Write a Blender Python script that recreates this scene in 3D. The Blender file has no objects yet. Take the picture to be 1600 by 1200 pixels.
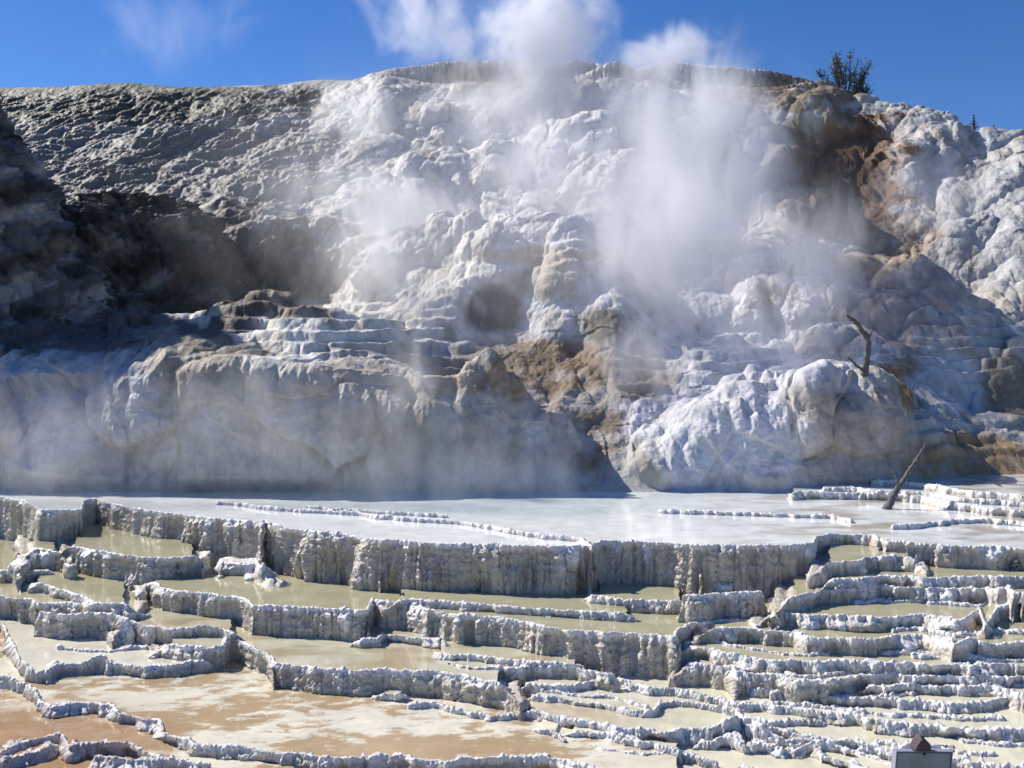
import bpy, bmesh, math, random
import numpy as np
from mathutils import Vector

# ------------------------------------------------------------------ camera, world, sun, exposure
sc = bpy.context.scene
F = 1600.0                      # focal length in photo pixels (1600 wide)
HY = 560.0                      # row of the horizon in the photo
CZ = 6.0                        # camera height
cam_d = bpy.data.cameras.new("camera"); cam = bpy.data.objects.new("camera", cam_d)
sc.collection.objects.link(cam); sc.camera = cam
cam.location = (0, 0, CZ); cam.rotation_euler = (math.radians(90), 0, 0)
cam_d.sensor_width = 36; cam_d.lens = 36 * F / 1600
cam_d.shift_y = (HY - 600) / 1600.0
cam_d.clip_start = 0.1; cam_d.clip_end = 5000

SUN_EL, SUN_AZ = 41.0, 60.0      # azimuth: degrees to the left of the view direction (+Y)
sdir = Vector((-math.sin(math.radians(SUN_AZ)) * math.cos(math.radians(SUN_EL)),
               math.cos(math.radians(SUN_AZ)) * math.cos(math.radians(SUN_EL)),
               math.sin(math.radians(SUN_EL))))
w = bpy.data.worlds.new("World"); sc.world = w; w.use_nodes = True
nt = w.node_tree; bg = nt.nodes["Background"]
sky = nt.nodes.new("ShaderNodeTexSky"); sky.sky_type = 'NISHITA'; sky.sun_disc = False
sky.sun_elevation = math.radians(SUN_EL); sky.sun_rotation = math.radians(-SUN_AZ)
sky.altitude = 2000; sky.air_density = 1.0; sky.dust_density = 0.15; sky.ozone_density = 3.0
hs = nt.nodes.new('ShaderNodeHueSaturation'); hs.inputs['Saturation'].default_value = 1.28; hs.inputs['Hue'].default_value = 0.512
nt.links.new(sky.outputs[0], hs.inputs['Color']); nt.links.new(hs.outputs[0], bg.inputs[0]); bg.inputs[1].default_value = 0.098
sun_d = bpy.data.lights.new("sun", 'SUN'); sun_d.energy = 4.8; sun_d.angle = math.radians(0.53)
sun_d.color = (1.0, 0.94, 0.85)
sun = bpy.data.objects.new("sun", sun_d); sc.collection.objects.link(sun)
sun.rotation_euler = sdir.to_track_quat('Z', 'Y').to_euler(); sun.location = (-40, 30, 50)
sc.view_settings.view_transform = 'Standard'; sc.view_settings.look = 'None'
sc.view_settings.gamma = 1; sc.view_settings.exposure = 0.33
sc.view_settings.use_curve_mapping = False
cy = sc.cycles
cy.max_bounces = 6; cy.diffuse_bounces = 3; cy.glossy_bounces = 3; cy.volume_bounces = 4
cy.transparent_max_bounces = 8; cy.volume_step_rate = 0.7; cy.volume_max_steps = 128
cy.use_denoising = True

# ------------------------------------------------------------------ numpy noise
def _u(a): return a.astype(np.int32).astype(np.uint32)
K1, K2, K3, K4, K5 = np.uint32(374761393), np.uint32(668265263), np.uint32(2147483647), np.uint32(1274126177), np.uint32(2246822519)
def _h(hx_, hy_, hz_, seed):
    n = hx_ + hy_ + hz_ + np.uint32((seed * 1274126177) & 0xffffffff)
    n = (n ^ (n >> np.uint32(13))) * K4
    n = (n ^ (n >> np.uint32(16))) * K5
    return n ^ (n >> np.uint32(15))
def vnoise(x, y, z, seed=0):
    """smooth gradient noise, about -1..1"""
    x, y, z = np.broadcast_arrays(np.asarray(x, np.float32), np.asarray(y, np.float32), np.asarray(z, np.float32))
    x0, y0, z0 = np.floor(x), np.floor(y), np.floor(z)
    fx, fy, fz = x - x0, y - y0, z - z0
    ux, uy, uz = [f * f * f * (f * (f * 6 - 15) + 10) for f in (fx, fy, fz)]
    hx = [_u(x0) * K1, _u(x0 + 1) * K1]; hy = [_u(y0) * K2, _u(y0 + 1) * K2]; hz = [_u(z0) * K3, _u(z0 + 1) * K3]
    r = 0; g = np.float32(1 / 127.5); one = np.float32(1); m = np.uint32(255)
    for dx in (0, 1):
        wx = ux if dx else 1 - ux
        for dy in (0, 1):
            wy = (uy if dy else 1 - uy) * wx
            for dz in (0, 1):
                wz = uz if dz else 1 - uz
                h = _h(hx[dx], hy[dy], hz[dz], seed)
                r = r + wy * wz * (((h & m).astype(np.float32) * g - one) * (fx - dx) + (((h >> np.uint32(8)) & m).astype(np.float32) * g - one) * (fy - dy) + (((h >> np.uint32(16)) & m).astype(np.float32) * g - one) * (fz - dz))
    return r * np.float32(1.5)
def fbm(x, y, z, seed=0, octv=4, gain=0.5):
    a, s, f = 1.0, 0.0, 1.0
    for o in range(octv):
        s = s + a * vnoise(x * f, y * f, z * f, seed + 17 * o); a *= gain; f *= 2.03
    return s
def worley(x, y, z, seed=0):
    x, y, z = [np.asarray(q, np.float32) for q in np.broadcast_arrays(x, y, z)]
    x0, y0, z0 = np.floor(x), np.floor(y), np.floor(z)
    f1 = np.full(x.shape, 9.0, np.float32); f2 = f1.copy(); cid = np.zeros(x.shape, np.float32); oz = np.zeros(x.shape, np.float32)
    g = np.float32(1 / 255.0); m = np.uint32(255)
    for dx in (-1, 0, 1):
        hx = _u(x0 + dx) * K1
        for dy in (-1, 0, 1):
            hy = _u(y0 + dy) * K2
            for dz in (-1, 0, 1):
                h = _h(hx, hy, _u(z0 + dz) * K3, seed)
                px = x0 + dx + (h & m) * g; py = y0 + dy + ((h >> np.uint32(8)) & m) * g; pz = z0 + dz + ((h >> np.uint32(16)) & m) * g
                d = ((px - x) ** 2 + (py - y) ** 2 + (pz - z) ** 2).astype(np.float32)
                lt = d < f1
                f2 = np.where(lt, f1, np.minimum(f2, d)); cid = np.where(lt, (h >> np.uint32(24)).astype(np.float32) * g, cid); oz = np.where(lt, (z - pz).astype(np.float32), oz); f1 = np.where(lt, d, f1)
    return np.sqrt(f1), np.sqrt(f2), cid, oz
def blur1(a, n, ax, times=2):
    for _ in range(times):
        c = np.cumsum(np.pad(a, [(n + 1, n) if i == ax else (0, 0) for i in range(a.ndim)], mode='edge').astype(np.float64), axis=ax)
        hi = [slice(None)] * a.ndim; lo = list(hi); hi[ax] = slice(2 * n + 1, None); lo[ax] = slice(0, c.shape[ax] - 2 * n - 1)
        a = (c[tuple(hi)] - c[tuple(lo)]) / (2 * n + 1)
    return a
def smooth(a, b, x):
    t = np.clip((x - a) / (b - a), 0, 1); return t * t * (3 - 2 * t)
def px(X, Y): return X / Y * F + 800
def py(z, Y): return HY - z / Y * F
def at(x, y, Y): return Vector(((x - 800) / F * Y, Y, CZ - (y - HY) / F * Y))

# ------------------------------------------------------------------ materials
def new_mat(name):
    m = bpy.data.materials.new(name); m.use_nodes = True
    n = m.node_tree.nodes; l = m.node_tree.links
    return m, n, l, n["Principled BSDF"]
def noise_node(n, l, scale, detail=6, rough=0.6, coord=None, mapping=None, dist=0.0):
    t = n.new("ShaderNodeTexNoise"); t.inputs["Scale"].default_value = scale
    t.inputs["Detail"].default_value = detail; t.inputs["Roughness"].default_value = rough
    t.inputs["Distortion"].default_value = dist
    c = n.new("ShaderNodeTexCoord")
    if mapping:
        mp = n.new("ShaderNodeMapping"); mp.inputs["Scale"].default_value = mapping
        l.new(c.outputs["Object"], mp.inputs[0]); l.new(mp.outputs[0], t.inputs["Vector"])
    else:
        l.new(c.outputs["Object"], t.inputs["Vector"])
    return t
def travertine(name, attr, scale=6.0, bump=0.5, rough=0.6, mott=0.35, bdist=0.02, spec=0.4):
    m, n, l, p = new_mat(name)
    a = n.new("ShaderNodeAttribute"); a.attribute_name = attr
    t1 = noise_node(n, l, scale, 8, 0.65); t2 = noise_node(n, l, scale * 0.9, 5, 0.6, mapping=(1.6, 1.6, 0.35))
    mx = n.new("ShaderNodeMath"); mx.operation = 'ADD'; l.new(t1.outputs[0], mx.inputs[0]); l.new(t2.outputs[0], mx.inputs[1])
    mr = n.new("ShaderNodeMapRange"); l.new(mx.outputs[0], mr.inputs[0])
    mr.inputs[1].default_value = 0.7; mr.inputs[2].default_value = 1.3
    mr.inputs[3].default_value = 1 - mott; mr.inputs[4].default_value = 1 + mott * 0.6
    vm = n.new("ShaderNodeVectorMath"); vm.operation = 'SCALE'; l.new(a.outputs["Color"], vm.inputs[0]); l.new(mr.outputs[0], vm.inputs[3])
    l.new(vm.outputs[0], p.inputs["Base Color"])
    p.inputs["Roughness"].default_value = rough; p.inputs["Specular IOR Level"].default_value = spec
    b = n.new("ShaderNodeBump"); b.inputs["Strength"].default_value = bump; b.inputs["Distance"].default_value = bdist
    t3 = noise_node(n, l, scale * 4, 6, 0.7)
    ad = n.new("ShaderNodeMath"); ad.operation = 'ADD'; l.new(t3.outputs[0], ad.inputs[0]); l.new(t1.outputs[0], ad.inputs[1])
    l.new(ad.outputs[0], b.inputs["Height"]); l.new(b.outputs[0], p.inputs["Normal"])
    return m
M_hill = travertine("hill_travertine", "tint", 2.2, 0.6, 0.62, 0.28, 0.05)
M_ter = travertine("terrace_travertine", "tint", 7.0, 0.8, 0.36, 0.30, 0.02, 0.7)
M_rock = travertine("weathered_rock", "tint", 1.6, 0.9, 0.8, 0.55, 0.12)
def water_mat():
    m, n, l, p = new_mat("mineral_water")
    a = n.new("ShaderNodeAttribute"); a.attribute_name = "tint"
    t1 = noise_node(n, l, 2.2, 7, 0.62, mapping=(1, 1.0, 1), dist=0.6)
    mr = n.new("ShaderNodeMapRange"); l.new(t1.outputs[0], mr.inputs[0])
    mr.inputs[1].default_value = 0.3; mr.inputs[2].default_value = 0.7; mr.inputs[3].default_value = 0.86; mr.inputs[4].default_value = 1.14
    vm = n.new("ShaderNodeVectorMath"); vm.operation = 'SCALE'; l.new(a.outputs["Color"], vm.inputs[0]); l.new(mr.outputs[0], vm.inputs[3])
    l.new(vm.outputs[0], p.inputs["Base Color"])
    p.inputs["Roughness"].default_value = 0.09; p.inputs["IOR"].default_value = 1.33
    b = n.new("ShaderNodeBump"); b.inputs["Strength"].default_value = 0.20; b.inputs["Distance"].default_value = 0.008
    t3 = noise_node(n, l, 9, 4, 0.55, dist=0.4)
    l.new(t3.outputs[0], b.inputs["Height"]); l.new(b.outputs[0], p.inputs["Normal"])
    return m
M_water = water_mat()

def grid_mesh(name, P, tint, mat, mask=None):
    """P: (rows, cols, 3) array of points -> one mesh object with a colour attribute"""
    R, C = P.shape[:2]
    idx = np.arange(R * C).reshape(R, C)
    q = np.stack([idx[:-1, :-1], idx[:-1, 1:], idx[1:, 1:], idx[1:, :-1]], -1).reshape(-1, 4)
    if mask is not None:
        mk = mask.reshape(-1); q = q[mk[q].any(1)]
        used = np.zeros(R * C, bool); used[q.ravel()] = True
        re = np.cumsum(used) - 1; q = re[q]
        V = P.reshape(-1, 3)[used]; T = tint.reshape(-1, 3)[used]
    else:
        V = P.reshape(-1, 3); T = tint.reshape(-1, 3)
    me = bpy.data.meshes.new(name)
    me.vertices.add(len(V)); me.vertices.foreach_set("co", np.ascontiguousarray(V, np.float32).ravel())
    me.loops.add(len(q) * 4); me.loops.foreach_set("vertex_index", q.astype(np.int32).ravel())
    me.polygons.add(len(q)); me.polygons.foreach_set("loop_start", (np.arange(len(q)) * 4).astype(np.int32))
    me.polygons.foreach_set("use_smooth", np.ones(len(q), bool))
    me.update(calc_edges=True)
    ca = me.color_attributes.new("tint", 'FLOAT_COLOR', 'POINT')
    ca.data.foreach_set("color", np.concatenate([T, np.ones((len(T), 1))], 1).astype(np.float32).ravel())
    me.materials.append(mat)
    o = bpy.data.objects.new(name, me); sc.collection.objects.link(o)
    return o
def grid_normals(P):
    du = np.gradient(P, axis=1); dv = np.gradient(P, axis=0)
    n = np.cross(du, dv); n /= np.maximum(np.linalg.norm(n, axis=-1, keepdims=True), 1e-9)
    return n
def mixc(a, b, t):
    t = np.clip(t, 0, 1)[..., None]; return a * (1 - t) + np.asarray(b) * t

# ------------------------------------------------------------------ terraces in front: rims traced as level edges
# (level of the rim above camera plane [m], rim edge points, optional back limit, tint id)
RIMS = [
 # upper pool wall
 (-3.00, [(-300,772),(0,776),(35,782),(55,790),(66,798),(128,797),(131,784),(150,780),(165,785),(200,792),(250,800),(300,806),(350,812),(400,817),(409,822),(413,815),(440,823),(500,833),(560,840),(600,844),(640,846),(700,850),(760,852),(860,854),(925,854),(940,846),(1000,846),(1050,848),(1064,849),(1100,852),(1170,853),(1240,852),(1270,850),(1277,840),(1300,834),(1366,836),(1372,843),(1420,848),(1500,852),(1600,856),(1900,866)]),
 (-2.965,[(343,783),(370,786),(400,791),(450,795),(500,797),(560,801),(600,806),(640,809),(700,812),(760,819),(800,828),(850,836),(905,842),(925,850)]),
 (-2.975,[(480,790),(520,795),(600,799),(700,805)]),
 (-2.965,[(1030,797),(1100,799),(1180,802),(1240,804),(1300,806),(1330,812)]),
 (-2.955,[(1395,820),(1440,819),(1480,814),(1530,811),(1600,817),(1900,827)]),
 (-2.88, [(1238,771),(1250,769),(1300,770),(1380,771),(1440,774),(1480,783),(1540,792),(1600,797),(1900,805)]),
 (-2.82, [(1286,763),(1340,762),(1370,766),(1440,769),(1500,777),(1600,785),(1900,800)]),
 (-2.72, [(1362,750),(1400,751),(1440,755),(1490,763),(1520,768),(1600,775),(1900,790)]),
 # right hand shallow steps
 (-3.16, [(1268,884),(1290,879),(1345,875),(1352,871),(1400,870),(1438,871),(1447,878)]),
 (-3.36, [(1275,912),(1300,905),(1347,904),(1380,900),(1420,899),(1440,903),(1500,900),(1560,902),(1600,903),(1900,908)]),
 (-3.50, [(1210,945),(1230,935),(1285,923),(1330,919),(1360,917),(1450,919),(1540,919),(1570,924),(1600,929),(1900,940)]),
 (-3.70, [(1180,965),(1213,957),(1250,960),(1300,960),(1360,963),(1400,963),(1440,959),(1470,964),(1500,970),(1540,974),(1550,962),(1530,951),(1560,948),(1600,950),(1900,960)]),
 (-3.86, [(1085,982),(1120,979),(1160,981),(1200,984),(1240,990),(1262,999),(1300,1000),(1365,999),(1400,994),(1440,994),(1462,1000),(1490,1011),(1520,1004),(1600,1003),(1900,1012)]),
 (-4.06, [(1048,1011),(1080,1013),(1110,1018),(1150,1025),(1210,1030),(1275,1032),(1340,1034),(1400,1035),(1500,1037),(1600,1040),(1900,1050)]),
 (-4.19, [(1050,1040),(1080,1035),(1120,1040),(1143,1043),(1150,1050),(1210,1054),(1245,1064),(1290,1064),(1335,1060),(1345,1054),(1400,1054),(1450,1055),(1520,1056),(1600,1057),(1900,1065)]),
 (-4.29, [(1330,1074),(1345,1069),(1400,1070),(1450,1071),(1500,1071),(1550,1074),(1585,1083),(1600,1086),(1900,1098)]),
 (-4.38, [(1240,1089),(1250,1085),(1300,1089),(1360,1091),(1425,1093),(1470,1098),(1500,1101),(1540,1097),(1585,1092),(1620,1100),(1900,1115)]),
 (-4.46, [(795,1073),(830,1069),(860,1070),(900,1068),(935,1061),(965,1059),(985,1067),(1040,1076),(1100,1086),(1150,1095),(1225,1101),(1300,1113),(1350,1125),(1400,1133),(1450,1134),(1500,1137),(1600,1142),(1900,1155)]),
 (-4.52, [(808,1086),(830,1084),(870,1088),(900,1094),(940,1099),(1000,1111),(1022,1112),(1032,1102),(1060,1098),(1100,1101),(1150,1110),(1160,1122),(1200,1126),(1260,1124),(1310,1126)]),
 (-4.56, [(795,1102),(830,1108),(875,1120),(925,1128),(960,1138),(1030,1146),(1070,1140),(1120,1140),(1175,1136),(1215,1140),(1250,1150),(1300,1156),(1345,1160),(1390,1172),(1490,1184),(1530,1188),(1600,1190),(1900,1200)]),
 (-4.60, [(860,1143),(880,1142),(920,1144),(965,1146),(1000,1154),(1033,1155)]),
 (-4.60, [(812,1125),(830,1135),(850,1140),(866,1145),(890,1158),(907,1172)]),
 (-4.66, [(1065,1160),(1100,1156),(1145,1158),(1175,1166),(1230,1170),(1270,1168),(1283,1180),(1310,1188),(1350,1200),(1400,1220),(1900,1240)]),
 (-4.72, [(880,1225),(1100,1262),(1900,1290)]),
 # blocks under the wall
 (-3.52, [(94,855),(100,850),(150,862),(200,868),(260,872),(315,868),(326,860)]),
 (-3.62, [(30,877),(40,862),(60,857),(96,862),(110,872)]),
 (-3.79, [(600,938),(640,935),(680,937),(720,943),(800,948),(860,951),(930,955),(1000,959),(1008,968)]),
 (-3.72, [(898,926),(915,928),(960,935),(1000,940),(1050,942),(1085,939),(1091,930)]),
 (-3.74, [(1088,931),(1110,934),(1150,933),(1180,931),(1189,925)]),
 (-3.80, [(1180,930),(1200,932),(1230,931),(1275,928),(1300,925)]),
 (-3.88, [(217,914),(228,905),(242,909),(256,919),(300,925),(370,930),(385,936),(395,945),(440,947),(500,950),(560,955),(576,954),(582,939),(620,942),(660,950),(700,960),(760,965),(800,968),(860,979),(950,988),(1000,990),(1040,994),(1052,1000),(1062,985),(1085,975),(1130,970),(1200,968)]),
 (-3.93, [(-300,890),(0,892),(35,896),(60,894),(95,893),(100,885)]),
 (-3.98, [(34,907),(50,908),(70,914),(100,922),(125,931),(140,941),(180,944),(215,945),(222,935)]),
 (-4.12, [(-300,925),(0,930),(30,935),(50,938),(54,943),(100,943),(118,945),(160,946),(200,960),(245,950)]),
 (-4.22, [(175,985),(182,975),(200,970),(225,977),(262,982),(340,985),(390,990)]),
 (-4.24, [(536,1000),(590,1000),(600,992),(640,996),(690,1000),(705,1010),(716,1016)]),
 (-4.27, [(660,1016),(700,1022),(760,1028),(830,1034),(900,1038),(932,1040)]),
 (-4.33, [(240,1008),(248,1000),(262,1008),(285,1012),(330,1014),(350,1012),(354,1001),(362,997),(378,1004),(400,1014),(425,1022),(428,1034),(460,1038),(520,1043),(560,1048),(600,1047),(640,1050),(720,1055),(760,1064),(790,1072),(812,1085)]),
 (-4.50, [(-300,965),(0,970),(8,984),(20,1008),(32,1035),(50,1048),(72,1050),(90,1040),(130,1038),(160,1036),(200,1043),(270,1038),(300,1031),(350,1027)]),
 (-4.56, [(567,1081),(600,1083),(640,1084),(660,1082)]),
 (-4.56, [(700,1085),(730,1083),(755,1085),(790,1092),(800,1098)]),
 (-4.64, [(-300,1050),(0,1061),(40,1068),(60,1088),(78,1102),(110,1098),(150,1101),(175,1106),(190,1118),(215,1123),(248,1128),(256,1145),(290,1158),(308,1166),(380,1166),(440,1175),(550,1183),(630,1178),(645,1187),(700,1190),(780,1183),(850,1184),(920,1200),(1000,1220),(1100,1240)]),
 (-4.74, [(-300,1150),(0,1172),(40,1157),(95,1143),(104,1158),(108,1166),(150,1158),(200,1160),(215,1172),(240,1186),(300,1198),(330,1215),(500,1240)]),
 (-4.78, [(-300,1175),(0,1189),(50,1170),(100,1152),(103,1164),(112,1170)]),
]
ISLANDS = [  # flat topped stones standing in the pools: level, front edge, depth
 (-3.70, [(343,884),(350,880),(375,882),(400,881),(407,885)], 0.55),
 (-3.66, [(1095,911),(1140,915),(1150,909)], 0.5),
 (-3.86, [(385,902),(400,903),(409,906)], 0.3),
]
BUMPS = [ # x, y, level, radius, height  (knobbly heaps)
 (1160,1142,-4.58,0.30,0.20),(1130,1145,-4.6,0.25,0.10),(1195,1150,-4.6,0.2,0.10),
 (155,1038,-4.54,0.20,0.15),(285,992,-4.28,0.16,0.09),(318,986,-4.26,0.18,0.10),(345,996,-4.28,0.14,0.08),
 (30,1052,-4.6,0.35,0.10),(66,1090,-4.72,0.3,0.12),(140,1070,-4.62,0.12,0.08),
 (430,912,-3.88,0.40,0.34),(415,900,-3.8,0.25,0.4),(483,925,-3.88,0.25,0.13),(1505,1020,-4.0,0.3,0.12),
 (505,1012,-4.28,0.05,0.03),(860,1155,-4.62,0.10,0.05),(1270,1172,-4.66,0.2,0.06),(1582,930,-3.55,0.4,0.15)]
rng = np.random.RandomState(5)
def add_dams():
    """thin scalloped dams standing inside the wide shelves"""
    out = []
    lv = sorted([r for r in RIMS if r[1][-1][0] >= 1900 and r[0] < -3.3], key=lambda r: -r[0])
    for a, b in zip(lv, lv[1:]):
        for rep in range(3):
            x0 = rng.randint(1060, 1560); x1 = x0 + rng.randint(70, 260); f = rng.uniform(.3, .8)
            pts = []
            for x in range(x0, x1, 14):
                ya = np.interp(x, [p[0] for p in a[1]], [p[1] for p in a[1]]); yb = np.interp(x, [p[0] for p in b[1]], [p[1] for p in b[1]])
                pts.append((x, yb * f + ya * (1 - f) + 2.0 * math.sin(x * 0.03 + b[0] * 9 + rep) + rng.uniform(-.8, .8)))
            if len(pts) > 3: out.append((b[0] - 0.002, pts, 0.035 + 0.03 * rng.rand()))
    for (z, x0, y0, x1, y1, bend) in [(-4.33,700,1036,960,1052,4),(-4.52,830,1078,1010,1102,2),(-4.60,930,1150,1060,1172,3),(-4.60,1180,1147,1330,1168,2),(-4.66,930,1165,1120,1188,4),(-4.60,640,1100,820,1120,-5),(-4.66,150,1180,330,1196,2),(-3.88,700,945,860,961,2),(-4.12,60,955,200,966,3),(-4.5,90,1012,300,1020,4)]:
        pts = [(x0 + (x1 - x0) * t, y0 + (y1 - y0) * t + bend * math.sin(t * 7) + rng.uniform(-.8, .8)) for t in np.linspace(0, 1, 14)]
        out.append((z - 0.008, pts, 0.045))
    return out
ISLANDS += add_dams()
def low_level(z): return z if z > -3.1 else -3.0 + (z + 3.0) * 0.90
RIMS = [(low_level(r[0]), *r[1:]) for r in RIMS]; ISLANDS = [(low_level(r[0]), *r[1:]) for r in ISLANDS]
BUMPS = [(b_[0], b_[1], low_level(b_[2]), b_[3], b_[4]) for b_ in BUMPS]

NCF = 1500
xc_f = np.linspace(-170, 1770, NCF)            # photo column of every mesh column
Yd = np.exp(np.linspace(math.log(6.0), math.log(27.0), 3000))   # dense depth samples
def rim_depths(xs):
    res = []
    for k, r in enumerate(RIMS + ISLANDS):
        z = r[0]; pts = r[1]
        X = np.array([p[0] for p in pts], float); Yp = np.array([p[1] for p in pts], float)
        o = np.argsort(X, kind='stable'); X = X[o]; Yp = Yp[o]
        y = np.interp(xs, X, Yp)
        Y = -z * F / (y - HY)
        Xw = (xs - 800) / F * Y
        # scalloped wiggle
        n1 = vnoise(Xw * 0.9, k * 3.7, 0.5, 11) * 0.13
        n2 = -np.abs(vnoise(Xw * 2.0, k * 1.9, 3.5, 12)) * 0.15
        n3 = -np.abs(vnoise(Xw * 7.5, k * 1.3, 3.5, 13)) * 0.07
        Y = Y + n1 - n2 * 0.9 - 0.04 + n3
        Xw = (xs - 800) / F * Y
        slope = np.gradient(Y) / np.gradient(Xw)
        Ys = Y
        endd = np.minimum((xs - X[0]), (X[-1] - xs)) / F * Y   # metres inside the ends (+)
        back = r[2] if len(r) > 2 else None
        res.append((z, Ys, 1 / np.sqrt(1 + np.minimum(np.abs(slope), 4) ** 2), endd, back))
    return res
RD = rim_depths(xc_f)
H = np.full((len(Yd), NCF), -9.0, np.float32)      # terrain
WL = np.full_like(H, -9.0)                          # water level
TOP = np.full_like(H, -9.0)                         # level of the rim that owns the point
BARE = np.zeros_like(H)
Yg = Yd[:, None]; Xg = (xc_f[None, :] - 800) / F * Yg
gx = vnoise(Xg * 1.3, Yg * 1.3, 0.0, 31).astype(np.float32)
base = -4.74 + 0.02 * gx - 0.25 * smooth(11.0, 6.0, Yg)
H = np.maximum(H, base.astype(np.float32)); TOP[:] = -4.67; WL[:] = -4.705
wob = (vnoise(Xg * 3.0, Yg * 3.0, 1.0, 32) * 0.05).astype(np.float32)
lipn = (0.5 + 0.5 * vnoise(Xg * 9.0, Yg * 9.0, 2.0, 33)).astype(np.float32)
for z, Yr, cs, endd, back in RD:
    on = np.where(endd > -0.9)[0]
    if not len(on): continue
    sl = slice(on[0], on[-1] + 1)
    s0 = ((Yg - Yr[None, sl]) * cs[None, sl] + wob[:, sl] * 0.6).astype(np.float32)
    e = (endd[None, sl] + wob[:, sl]).astype(np.float32)
    s = np.minimum(s0, e)
    if back: s = np.minimum(s, (Yr[None, sl] + back - Yg))
    ln = lipn[:, sl]
    lip = (0.002 + 0.020 * ln * ln) * np.exp(-((s0 - 0.03) / 0.045) ** 2) * smooth(-0.02, 0.15, e)
    if back: ins = z + 0.02 * ln
    else: ins = z + lip - 0.012 * smooth(0, .06, s) - 0.11 * smooth(0.04, 0.20, s0 if z > -2.99 else s) + 0.012 * gx[:, sl]
    low = 0.13 * smooth(0.30, 0.0, e) if (not back and z < -3.1) else 0.0
    inner = 0.11 * smooth(0.04, 0.20, s0) if z > -2.99 else 0.0
    c = np.where(s < 0, z + (7.0 if z > -3.3 else 5.0) * s + lip - inner, ins).astype(np.float32) - low
    take = c > H[:, sl]
    H[:, sl] = np.where(take, c, H[:, sl]); TOP[:, sl] = np.where(take, z, TOP[:, sl])
    if not back:
        wl = -3.022 if -3.01 < z < -2.92 else z - 0.022
        WL[:, sl] = np.where((s > 0.01) & (wl > WL[:, sl]) & ((e > 0.28) | (z > -3.1)), wl, WL[:, sl])
for bx_, by_, z, r, h in BUMPS:
    Y0 = -z * F / (by_ - HY); X0 = (bx_ - 800) / F * Y0
    d = np.sqrt((Xg - X0) ** 2 + ((Yg - Y0) * 1.0) ** 2) / r * (1 + 0.5 * gx)
    bump = (0.55 * h * np.clip(1 - d * d, 0, 1) * (0.8 + 0.5 * lipn)).astype(np.float32)
    H = H + bump; TOP = TOP + bump * 0.8
# rows are spread by a density that varies smoothly from column to column: each rim keeps its share of rows
sy = HY - H / Yg * F
dens = np.broadcast_to((0.16 * F / Yg + 0.0), H.shape).astype(np.float64)      # photo pixels per metre of depth
ii = np.arange(NCF)
for z, Yr, cs, endd, back in RD:
    i0 = np.clip(np.searchsorted(Yd, Yr - 0.22 / cs), 0, len(Yd) - 1); i1 = np.clip(np.searchsorted(Yd, Yr + 0.05), 0, len(Yd) - 1)
    drop = np.maximum(sy[i0, ii] - sy[i1, ii], 6.0) * (endd > 0) * (np.abs(TOP[i1, ii] - z) < 0.02)
    drop = blur1(drop, 18, 0); dropm = drop * Yr / F
    ca = np.minimum(1 / cs, 3.0)
    a0 = (Yr - (dropm / (7.0 if z > -3.3 else 5.0) + 0.07) * blur1(ca, 6, 0))[None, :]; a1 = (Yr + 0.12 * blur1(ca, 6, 0))[None, :]
    k = np.clip((Yg - a0) / 0.05, 0, 1) * np.clip((a1 - Yg) / 0.05, 0, 1)
    dens = dens + k * ((drop + 5) * (drop > 0.2) / (a1 - a0))
dm = dens[:-1] * np.diff(Yd)[:, None]
cum = np.concatenate([np.zeros((1, NCF)), np.cumsum(dm, 0)], 0)
NRF = 1300
T = np.linspace(0, 1, NRF)
Yp = np.empty((NRF, NCF)); Zp = np.empty_like(Yp); Tp = np.empty_like(Yp); Wp = np.empty_like(Yp)
for j in range(NCF):
    c = cum[:, j] / cum[-1, j]
    yy = np.interp(T, c, Yd); Yp[:, j] = yy
    Zp[:, j] = np.interp(yy, Yd, H[:, j]); Tp[:, j] = np.interp(yy, Yd, TOP[:, j]); Wp[:, j] = np.interp(yy, Yd, WL[:, j])
Xp = (xc_f[None, :] - 800) / F * Yp
P = np.stack([Xp, Yp, Zp], -1)
N = grid_normals(P)
below = Tp - Zp                                     # depth under the own rim
solid = smooth(-0.035, -0.01, Zp - Wp)              # 1 where it is not under water
steep = 1 - np.abs(N[..., 2])
knob = vnoise(Xp * 14, Yp * 14, Zp * 14, 51); knob2 = vnoise(Xp * 40, Yp * 40, Zp * 36, 52)
big = vnoise(Xp * 1.9, Yp * 1.9, Zp * 1.2, 56); dripm = vnoise(Xp * 3.1, Yp * 3.1, Zp * 0.5, 57)
reach = 0.065 + 0.42 * smooth(0.28, 0.75, dripm + 0.35 * big) + 0.06 * knob + 0.03 * vnoise(Xp * 6, Yp * 6, 3.0, 59)                 # how far the white crust runs down
crust = np.clip(1 - smooth(0.5, 1.2, np.clip(below, 0, 9) / np.maximum(reach, 0.02)), 0, 1)
buttr = vnoise(Xp * 4.0, Yp * 2.2, Zp * 0.8, 53); drip = vnoise(Xp * 11, Yp * 6, Zp * 1.8, 54)
walls = smooth(0.25, 0.75, steep) * smooth(0.02, 0.12, below)
layer = vnoise(Xp * 1.5, Yp * 1.5, Zp * 14, 58)
var1 = smooth(-0.35, 0.45, vnoise(Xp * 0.55, Yp * 0.55, 2.0, 91)); var2 = smooth(-0.3, 0.4, vnoise(Xp * 1.3, Yp * 1.3, Zp * 1.5, 92))
disp = solid * (((0.020 + 0.022 * var2) * np.abs(knob) + 0.016 * knob2 + 0.02 * vnoise(Xp * 7, Yp * 7, Zp * 7, 94)) * (0.35 + 0.65 * crust)
       + walls * (0.11 * big + 0.10 * var1 * (0.6 - 2 * np.abs(buttr)) + 0.020 * var2 * (0.7 - 2 * np.abs(drip)) + 0.016 * layer + 0.026 * knob + 0.018 * knob2) + 0.015 * crust * walls)
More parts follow.
